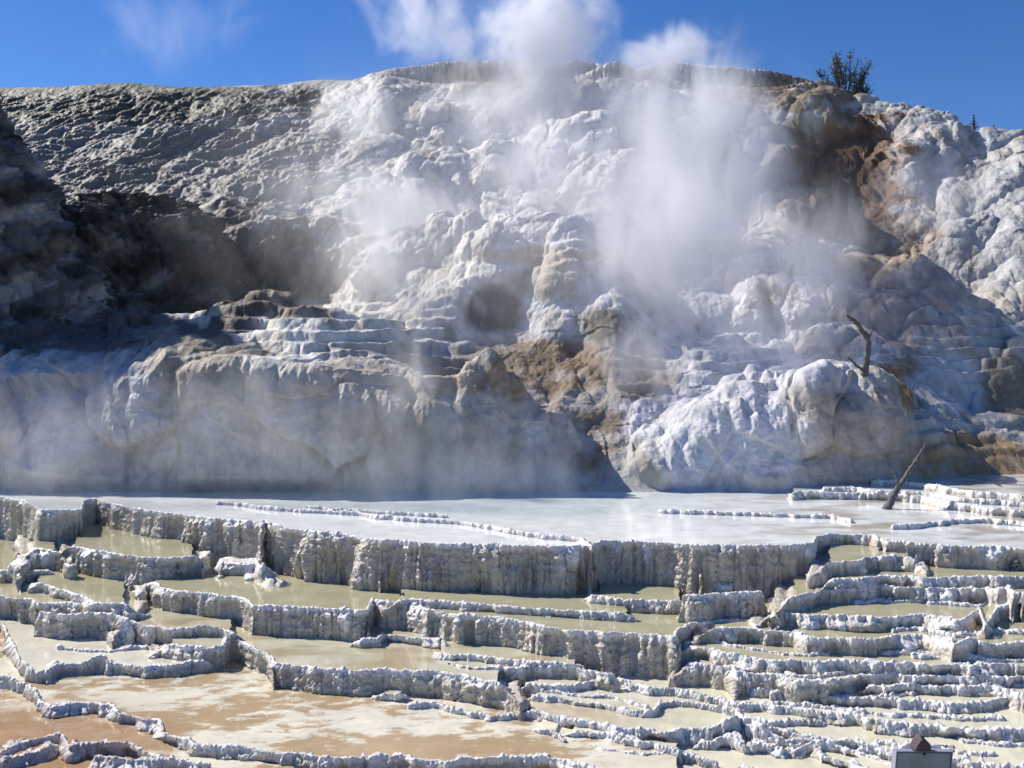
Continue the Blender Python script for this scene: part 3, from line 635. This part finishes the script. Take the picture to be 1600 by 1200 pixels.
# ------------------------------------------------------------------ small things
def simple(name, base, rough=0.8, scale=20, mott=0.5, bump=0.4, mapping=None, bdist=0.01):
    m, n, l, p = new_mat(name); t = noise_node(n, l, scale, 6, 0.6, mapping=mapping)
    cr = n.new("ShaderNodeValToRGB"); b = np.array(base)
    cr.color_ramp.elements[0].position = 0.3; cr.color_ramp.elements[1].position = 0.7
    cr.color_ramp.elements[0].color = (*(b * (1 - mott)), 1); cr.color_ramp.elements[1].color = (*(b * (1 + mott)), 1)
    l.new(t.outputs[0], cr.inputs[0]); l.new(cr.outputs[0], p.inputs["Base Color"]); p.inputs["Roughness"].default_value = rough
    bp = n.new("ShaderNodeBump"); bp.inputs["Strength"].default_value = bump; bp.inputs["Distance"].default_value = bdist
    l.new(t.outputs[0], bp.inputs["Height"]); l.new(bp.outputs[0], p.inputs["Normal"])
    return m
M_dead = simple("bleached_deadwood", (0.10, 0.095, 0.10), 0.75, 14, 0.55, 0.8, (3, 3, 0.6))
M_twig = simple("dark_twig", (0.06, 0.05, 0.045), 0.85)
M_leaf = simple("shrub_leaf", (0.07, 0.085, 0.03), 0.7, 30, 0.6)
M_seed = simple("dry_seed_head", (0.20, 0.10, 0.05), 0.8, 30, 0.4)
M_board = simple("weathered_board", (0.27, 0.32, 0.31), 0.6, 9, 0.18, 0.25, (1, 1, 3))
M_edge = simple("board_edge", (0.30, 0.31, 0.42), 0.6, 12, 0.15, 0.2)
M_post = simple("timber_post", (0.14, 0.11, 0.08), 0.85, 12, 0.4, 0.6, (4, 4, 0.5))
M_stone = simple("dark_stone", (0.085, 0.055, 0.065), 0.7, 22, 0.35, 0.6)
M_bolt = simple("rusty_bolt", (0.06, 0.035, 0.03), 0.5)

def tube(bm, pts, radii, seg=9, jitter=0.0, seed=0):
    rnd = random.Random(seed); rings = []
    pts = [Vector(p) for p in pts]; prev = None
    for i, p in enumerate(pts):
        d = (pts[min(i + 1, len(pts) - 1)] - pts[max(i - 1, 0)]).normalized()
        if prev is None:
            u = d.orthogonal().normalized()
        else:
            u = (prev - d * prev.dot(d)).normalized()
        prev = u; v = d.cross(u)
        rings.append([bm.verts.new(p + (u * math.cos(a) + v * math.sin(a)) * radii[i] * (1 + jitter * rnd.uniform(-1, 1))) for a in [2 * math.pi * k / seg for k in range(seg)]])
    for r0, r1 in zip(rings, rings[1:]):
        for k in range(seg): bm.faces.new((r0[k], r0[(k + 1) % seg], r1[(k + 1) % seg], r1[k]))
    bm.faces.new(rings[0][::-1]); bm.faces.new(rings[-1])
def curve_pts(pts, radii, n=8, wob=0.0, seed=0):
    rnd = random.Random(seed); P_, R_ = [], []
    for i in range(len(pts) - 1):
        p0 = Vector(pts[max(i - 1, 0)]); p1 = Vector(pts[i]); p2 = Vector(pts[i + 1]); p3 = Vector(pts[min(i + 2, len(pts) - 1)])
        for k in range(n):
            t = k / n
            q = 0.5 * ((2 * p1) + (p2 - p0) * t + (2 * p0 - 5 * p1 + 4 * p2 - p3) * t * t + (3 * p1 - p0 - 3 * p2 + p3) * t ** 3)
            P_.append(q + Vector([rnd.uniform(-wob, wob) for _ in range(3)])); R_.append(radii[i] * (1 - t) + radii[i + 1] * t)
    P_.append(Vector(pts[-1])); R_.append(radii[-1])
    return P_, R_
def obj(name, bm, mat, parent=None, smooth_=True):
    me = bpy.data.meshes.new(name); bmesh.ops.recalc_face_normals(bm, faces=bm.faces); bm.to_mesh(me); bm.free()
    for f in me.polygons: f.use_smooth = smooth_
    me.materials.append(mat); o = bpy.data.objects.new(name, me); sc.collection.objects.link(o)
    if parent is not None:
        o.parent = parent; o.location = -Vector(parent.location)
    return o
def empty(name, loc):
    o = bpy.data.objects.new(name, None); o.empty_display_size = 0.2; sc.collection.objects.link(o); o.location = loc; return o
def limb(parent, name, pts, radii, mat, seed, wob=0.01, seg=10):
    bm = bmesh.new(); a, b = curve_pts(pts, radii, 8, wob, seed); tube(bm, a, b, seg, 0.12, seed); return obj(name, bm, mat, parent)

# forked dead snag on the ledge
D0 = surf_depth(1352, 580)
t = empty("dead_snag", at(1352, 580, D0))
tagt(t, "bare forked grey dead trunk standing upright on the ledge above the white mound", "dead tree", "dead trees stuck in the terraces")
d = D0 - 0.05
limb(t, "trunk", [at(1351,588,d), at(1352,576,d), at(1356,552,d - .05), at(1356,530,d - .1), at(1354,523,d - .1)], [.085,.08,.07,.065,.055], M_dead, 1)
limb(t, "limb", [at(1355,528,d - .1), at(1346,515,d - .2), at(1336,503,d - .3), at(1328,497,d - .35), at(1323,492,d - .4)], [.065,.055,.045,.035,.012], M_dead, 2, 0.015)
limb(t, "twig", [at(1357,530,d - .1), at(1360,523,d), at(1363,512,d + .1)], [.035,.025,.008], M_dead, 3)
limb(t, "twig", [at(1350,579,d - .02), at(1338,571,d - .2), at(1325,558,d - .35)], [.04,.03,.02], M_dead, 4)
# leaning dead trunk in the pool
d = 3.03 * F / (796 - HY)
t = empty("dead_branch", at(1385, 797, d))
tagt(t, "thin dark dead branch leaning to the right out of the shallow pool edge", "dead tree", "dead trees stuck in the terraces")
limb(t, "trunk", [at(1382,803,d), at(1388,790,d), at(1401,767,d + .1), at(1416,744,d + .2), at(1430,722,d + .3), at(1440,706,d + .35), at(1447,691,d + .4)], [.085,.08,.065,.05,.04,.028,.012], M_dead, 5, 0.012)
limb(t, "twig", [at(1403,763,d + .1), at(1402,751,d), at(1399,741,d), at(1395,736,d - .05)], [.04,.035,.028,.015], M_dead, 6)
limb(t, "twig", [at(1432,720,d + .3), at(1435,719,d + .25)], [.03,.03], M_dead, 7)

# shrub on the skyline
def shrub(cx, cy_, width, height, label, seed, D, n_stem, seeds=True, leafy=True, group=None):
    rnd = random.Random(seed); b0 = at(cx, cy_, D); t = empty("shrub", b0)
    s = D / F; stems = bmesh.new(); lv = bmesh.new(); sh = bmesh.new(); nsh = 0
    for i in range(n_stem):
        fx = (i + 0.5) / n_stem * 2 - 1 + rnd.uniform(-.15, .15)
        h = height * s * rnd.uniform(0.45, 1.0) * (1 - 0.35 * abs(fx)); r0 = Vector((fx * width * 0.22 * s, rnd.uniform(-.3, .3), -fx * -0.0 - 0.25))
        tip = Vector((fx * width * 0.5 * s, rnd.uniform(-.9, .9), h))
        a, b = curve_pts([b0 + r0, b0 + r0 * 0.5 + tip * 0.45 + Vector((rnd.uniform(-.1,.1), 0, 0)), b0 + tip], [.045, .03, .012], 6, .02, seed + i)
        tube(stems, a, b, 5)
        for k in range(5, len(a)):
            for _ in range(3):
                q = a[k]; dv = Vector((rnd.gauss(0, .12), rnd.gauss(0, .15), rnd.uniform(.08, .38)))
                tube(stems, [q, q + dv * .6, q + dv], [.012, .009, .005], 4)
                if leafy:
                    for _ in range(4):
                        frac = (q.z - b0.z) / (height * s)
                        if rnd.random() < frac * 0.5: continue
                        c = q + dv + Vector((rnd.gauss(0, .07), rnd.gauss(0, .08), rnd.gauss(0, .08)))
                        u = Vector((rnd.gauss(0, 1), rnd.gauss(0, 1), rnd.gauss(0, 1))).normalized() * .07; v = u.orthogonal().normalized() * .035
                        lv.faces.new([lv.verts.new(c + u), lv.verts.new(c + v), lv.verts.new(c - u), lv.verts.new(c - v)])
        if seeds and (rnd.random() < .45):
            for _ in range(26):
                c = b0 + tip + Vector((rnd.gauss(0, .09), rnd.gauss(0, .09), rnd.gauss(0, .13)))
                u = Vector((rnd.gauss(0, 1), rnd.gauss(0, 1), rnd.gauss(0, 1))).normalized() * .045; v = u.orthogonal().normalized() * .03
                sh.faces.new([sh.verts.new(c + u), sh.verts.new(c + v), sh.verts.new(c - u), sh.verts.new(c - v)]); nsh += 1
    obj("stems", stems, M_twig, t)
    if leafy: obj("foliage", lv, M_leaf, t, False)
    else: lv.free()
    if nsh: obj("seed_heads", sh, M_seed, t, False)["kind"] = "stuff"
    else: sh.free()
    tagt(t, label, "shrub", group); return t
Dtop = 23.1 + (46 - 18.8) * 1.08
shrub(1320, 146, 78, 66, "large dark green wild shrub with reddish seed heads on the skyline", 3, Dtop + 0.3, 17)
shrub(1349, 153, 26, 22, "small sparse shrub sprig just right of the large skyline shrub", 8, Dtop + 0.2, 5, False)
# tiny dead conifers beyond the ridge
def snag(cx, ybase, ytop, D, label, seed):
    rnd = random.Random(seed); b0 = at(cx, ybase, D); top = at(cx + rnd.uniform(-1, 1), ytop, D); t = empty("bare_tree", b0)
    bm = bmesh.new(); h = (top - b0).length
    a, b = curve_pts([b0 - Vector((0, 0, .6)), b0 + (top - b0) * .5, top], [.08, .05, .01], 6, .01, seed); tube(bm, a, b, 6)
    obj("trunk", bm, M_twig, t); bm = bmesh.new()
    for i in range(26):
        f = rnd.uniform(.12, .95); q = b0 + (top - b0) * f; L = h * (0.32 * (1 - f) + .05); an = rnd.uniform(0, 6.28)
        dv = Vector((math.cos(an) * L, math.sin(an) * L, L * rnd.uniform(.1, .7)))
        tube(bm, [q, q + dv * .5, q + dv], [.018, .013, .006], 4)
    obj("branches", bm, M_twig, t); tagt(t, label, "bare tree", "bare trees on the right hand ridge")
snag(1522, 206, 178, 50, "taller pale bare tree sticking up over the right ridge", 21)
snag(1552, 213, 195, 49, "short dark bare tree farther down the right ridge", 22)
snag(1408, 176, 163, 51, "tiniest bare sapling on the ridge between the shrub and the other bare trees", 23)

# information board with a stone on it
DS = 6.2
c0 = at(1441, 1176, DS)
sg = empty("sign_board", Vector((c0.x, c0.y, CZ - 3.6)))
ang = math.radians(-5.3)
from mathutils import Matrix
Wd = 99 / F * DS; Hd = 0.26; Td = 0.035
def box(bm, cx, cy_, cz, sx, sy_, sz):
    r = bmesh.ops.create_cube(bm, size=1.0); bmesh.ops.scale(bm, vec=(sx, sy_, sz), verts=r['verts']); bmesh.ops.translate(bm, vec=(cx, cy_, cz), verts=r['verts'])
rot = Matrix.Rotation(math.radians(5.0), 4, 'Y') @ Matrix.Rotation(math.radians(12), 4, 'Z')
def place(bm):
    bmesh.ops.transform(bm, matrix=Matrix.Translation(at(1442, 1172, DS)) @ rot, verts=bm.verts)
bm = bmesh.new(); box(bm, 0, 0, -Hd / 2, Wd - .02, Td, Hd - .02); bmesh.ops.bevel(bm, geom=bm.edges[:], offset=.003, segments=2, affect='EDGES'); place(bm); obj("panel", bm, M_board, sg, False)
bm = bmesh.new()
for s_ in (-1, 1): box(bm, s_ * (Wd / 2 - .002), 0, -Hd / 2, .004, Td + .008, Hd)
box(bm, 0, 0, -.002, Wd - .008, Td + .008, .004); box(bm, 0, 0, -Hd + .002, Wd - .008, Td + .008, .004); place(bm); obj("frame", bm, M_edge, sg, False)
bm = bmesh.new(); bmesh.ops.create_uvsphere(bm, u_segments=12, v_segments=8, radius=.009)
bmesh.ops.translate(bm, vec=(0, -Td / 2 - .002, -.018), verts=bm.verts); place(bm); obj("bolt", bm, M_bolt, sg)
pc = at(1442, 1172, DS); bm = bmesh.new(); box(bm, pc.x, pc.y + .075, (pc.z - .10 + CZ - 5.4) / 2, .09, .09, (pc.z - .10) - (CZ - 5.4)); bmesh.ops.bevel(bm, geom=bm.edges[:], offset=.006, segments=2, affect='EDGES'); obj("post", bm, M_post, sg, False)
tagt(sg, "grey green sign board on a post at the bottom right corner", "sign")
bm = bmesh.new()   # angular stone
base = [(-.060,0),(-.058,.02),(-.042,.058),(-.022,.088),(-.012,.092),(.004,.082),(.030,.058),(.052,.040),(.060,.025),(.062,0)]
for yv, k in ((-.045, .78), (-.012, 1.0), (.03, .95), (.055, .6)):
    for (a, b) in base:
        bm.verts.new((a * k + random.Random(int(a * 9999 + yv * 999)).uniform(-.002, .002), yv + (.006 if a > 0 else -.004), b * (k if b > .01 else 1)))
vs = bm.verts[:]; hull = bmesh.ops.convex_hull(bm, input=vs)
bmesh.ops.delete(bm, geom=[g_ for g_ in hull['geom_interior'] if isinstance(g_, bmesh.types.BMVert)], context='VERTS')
bmesh.ops.bevel(bm, geom=bm.edges[:], offset=.0015, segments=1, affect='EDGES')
pr = at(1438, 1170.3, DS)
bmesh.ops.transform(bm, matrix=Matrix.Translation(pr) @ Matrix.Rotation(math.radians(5), 4, 'Y'), verts=bm.verts)
st = obj("stone", bm, M_stone, None, False); tagt(st, "dark angular stone balanced on the top edge of the sign board", "stone")

# ------------------------------------------------------------------ steam
def steam_mat(name, dens, nscale, lo, hi, seed, stretch=(1, 1, .6)):
    m = bpy.data.materials.new(name); m.use_nodes = True; n = m.node_tree.nodes; l = m.node_tree.links
    for x in list(n): n.remove(x)
    out = n.new("ShaderNodeOutputMaterial"); vol = n.new("ShaderNodeVolumePrincipled")
    vol.inputs["Color"].default_value = (0.97, 0.98, 1.0, 1); vol.inputs["Anisotropy"].default_value = 0.45
    l.new(vol.outputs[0], out.inputs["Volume"])
    tc = n.new("ShaderNodeTexCoord"); ln = n.new("ShaderNodeVectorMath"); ln.operation = 'LENGTH'; l.new(tc.outputs["Object"], ln.inputs[0])
    mr = n.new("ShaderNodeMapRange"); mr.interpolation_type = 'SMOOTHSTEP'; l.new(ln.outputs["Value"], mr.inputs[0])
    mr.inputs[1].default_value = 0.97; mr.inputs[2].default_value = 0.15; mr.inputs[3].default_value = 0; mr.inputs[4].default_value = 1
    geo = n.new("ShaderNodeNewGeometry"); mp = n.new("ShaderNodeMapping"); mp.inputs["Scale"].default_value = stretch; mp.inputs["Location"].default_value = (seed * 3.1, seed * 1.7, seed)
    l.new(geo.outputs["Position"], mp.inputs[0])
    t = n.new("ShaderNodeTexNoise"); t.inputs["Scale"].default_value = nscale * 1.5; t.inputs["Detail"].default_value = 6; t.inputs["Roughness"].default_value = .62; t.inputs["Distortion"].default_value = .9
    l.new(mp.outputs[0], t.inputs["Vector"])
    ma = n.new("ShaderNodeMath"); ma.operation = 'MULTIPLY_ADD'; l.new(mr.outputs[0], ma.inputs[0]); ma.inputs[1].default_value = 0.24; l.new(t.outputs[0], ma.inputs[2])
    m2 = n.new("ShaderNodeMapRange"); m2.interpolation_type = 'SMOOTHSTEP'; l.new(ma.outputs[0], m2.inputs[0]); m2.inputs[1].default_value = lo + 0.19; m2.inputs[2].default_value = hi + 0.15
    mu = n.new("ShaderNodeMath"); mu.operation = 'MULTIPLY'; l.new(mr.outputs[0], mu.inputs[0]); l.new(m2.outputs[0], mu.inputs[1])
    m3 = n.new("ShaderNodeMath"); m3.operation = 'MULTIPLY'; l.new(mu.outputs[0], m3.inputs[0]); m3.inputs[1].default_value = dens
    l.new(m3.outputs[0], vol.inputs["Density"])
    return m
def steam(x, y, D, rx, ry, rd, dens, label, seed, nscale=.5, lo=.40, hi=.72, tilt=0, stretch=(1.15, 1, .5)):
    bm = bmesh.new(); bmesh.ops.create_icosphere(bm, subdivisions=3, radius=1.0)
    o = obj("steam", bm, steam_mat("steam_vapour", dens, nscale, lo, hi, seed, stretch))
    o.location = at(x, y, D); o.scale = (rx / F * D, rd, ry / F * D); o.rotation_euler = (0, math.radians(tilt), 0)
    o["label"] = label; o["category"] = "steam"; o["kind"] = "stuff"
    return o
STEAM = [   # x, y, depth, half width, half height (photo px), half depth (m), density, label, seed, noise scale, thresholds, tilt
 (1100,250,36,210,220,4.0,.42,"thick white steam column rising over the middle right of the hill",1,.30,.38,.62,-14),
 (1030,400,31,190,230,3.0,.45,"broad steam cloud hanging below the main steam column",2,.42,.38,.64,0),
 (1000,560,27,110,110,2.0,.45,"thin steam drifting over the brown gully at the middle",21,.7,.40,.68,0),
 (850,50,46.5,130,140,3.0,.50,"bright steam plume rising from the middle of the hill crest",3,.40,.33,.57,12,(1,1,.8)),
 (845,125,45.5,80,60,1.5,.55,"dense little steam burst at the foot of the crest plume",24,.6,.34,.58,0),
 (690,40,50,190,110,4.0,.20,"torn steam veil blowing left from the crest plume",5,.30,.40,.62,20,(1,1,.8)),
 (1040,85,49,120,60,3.0,.34,"steam puff above the hill crest right of the middle plume",4,.40,.39,.61,-10,(1,1,.8)),
 (800,330,30,640,330,4.0,.04,"thin veil of vapour spread over the whole middle slope",22,.25,.30,.60,0,(1,1,.7)),
 (860,260,38,230,150,3.0,.30,"streaky steam drifting across the upper middle slope",23,.5,.40,.62,25,(1,1,.5)),
 (880,165,46,330,80,3.0,.38,"steam clinging just under the crest lip",6,.4,.36,.62,0),
 (600,325,36,260,90,2.5,.42,"white steam drifting sideways across the left middle slope",7,.5,.38,.64,14),
 (580,400,32.5,130,130,2.5,.30,"steam filling the dark hollow behind the left shelf",8,.5,.38,.66,0),
 (440,660,21.8,460,150,1.3,.12,"bluish steam veil before the shaded left cliff",9,.6,.34,.70,0),
 (60,680,21.8,260,140,1.5,.15,"thin steam over the lower left apron",10,.6,.36,.70,0),
 (680,745,20.5,420,80,1.5,.09,"low steam skimming the hot spring pool",11,.8,.38,.68,0),
 (1240,400,31,230,150,2.5,.26,"hazy steam over the right middle slope",12,.5,.38,.66,-10),
 (1230,530,27.5,190,100,2.0,.24,"wisps of steam by the forked dead trunk",13,.7,.40,.68,0),
 (560,180,44,120,90,2.5,.30,"small steam wisp high on the left slope",14,.5,.40,.68,0),
 (280,40,60,220,120,4.0,.035,"very faint vapour in the sky at upper left",15,.2,.42,.70,0),
 (640,620,23.4,110,130,1.2,.38,"steam wisp rising in the cleft beside the rounded mound",16,.8,.40,.68,0),
 (1450,310,34,170,120,2.0,.14,"thin bluish steam in the hollow of the right ridge",17,.5,.38,.68,0),
]
for a in STEAM: steam(a[0], a[1], a[2], a[3] * 1.2, a[4] * 1.2, a[5], a[6] * 2.0, a[7], a[8], a[9], a[10], a[11], a[12], *a[13:])
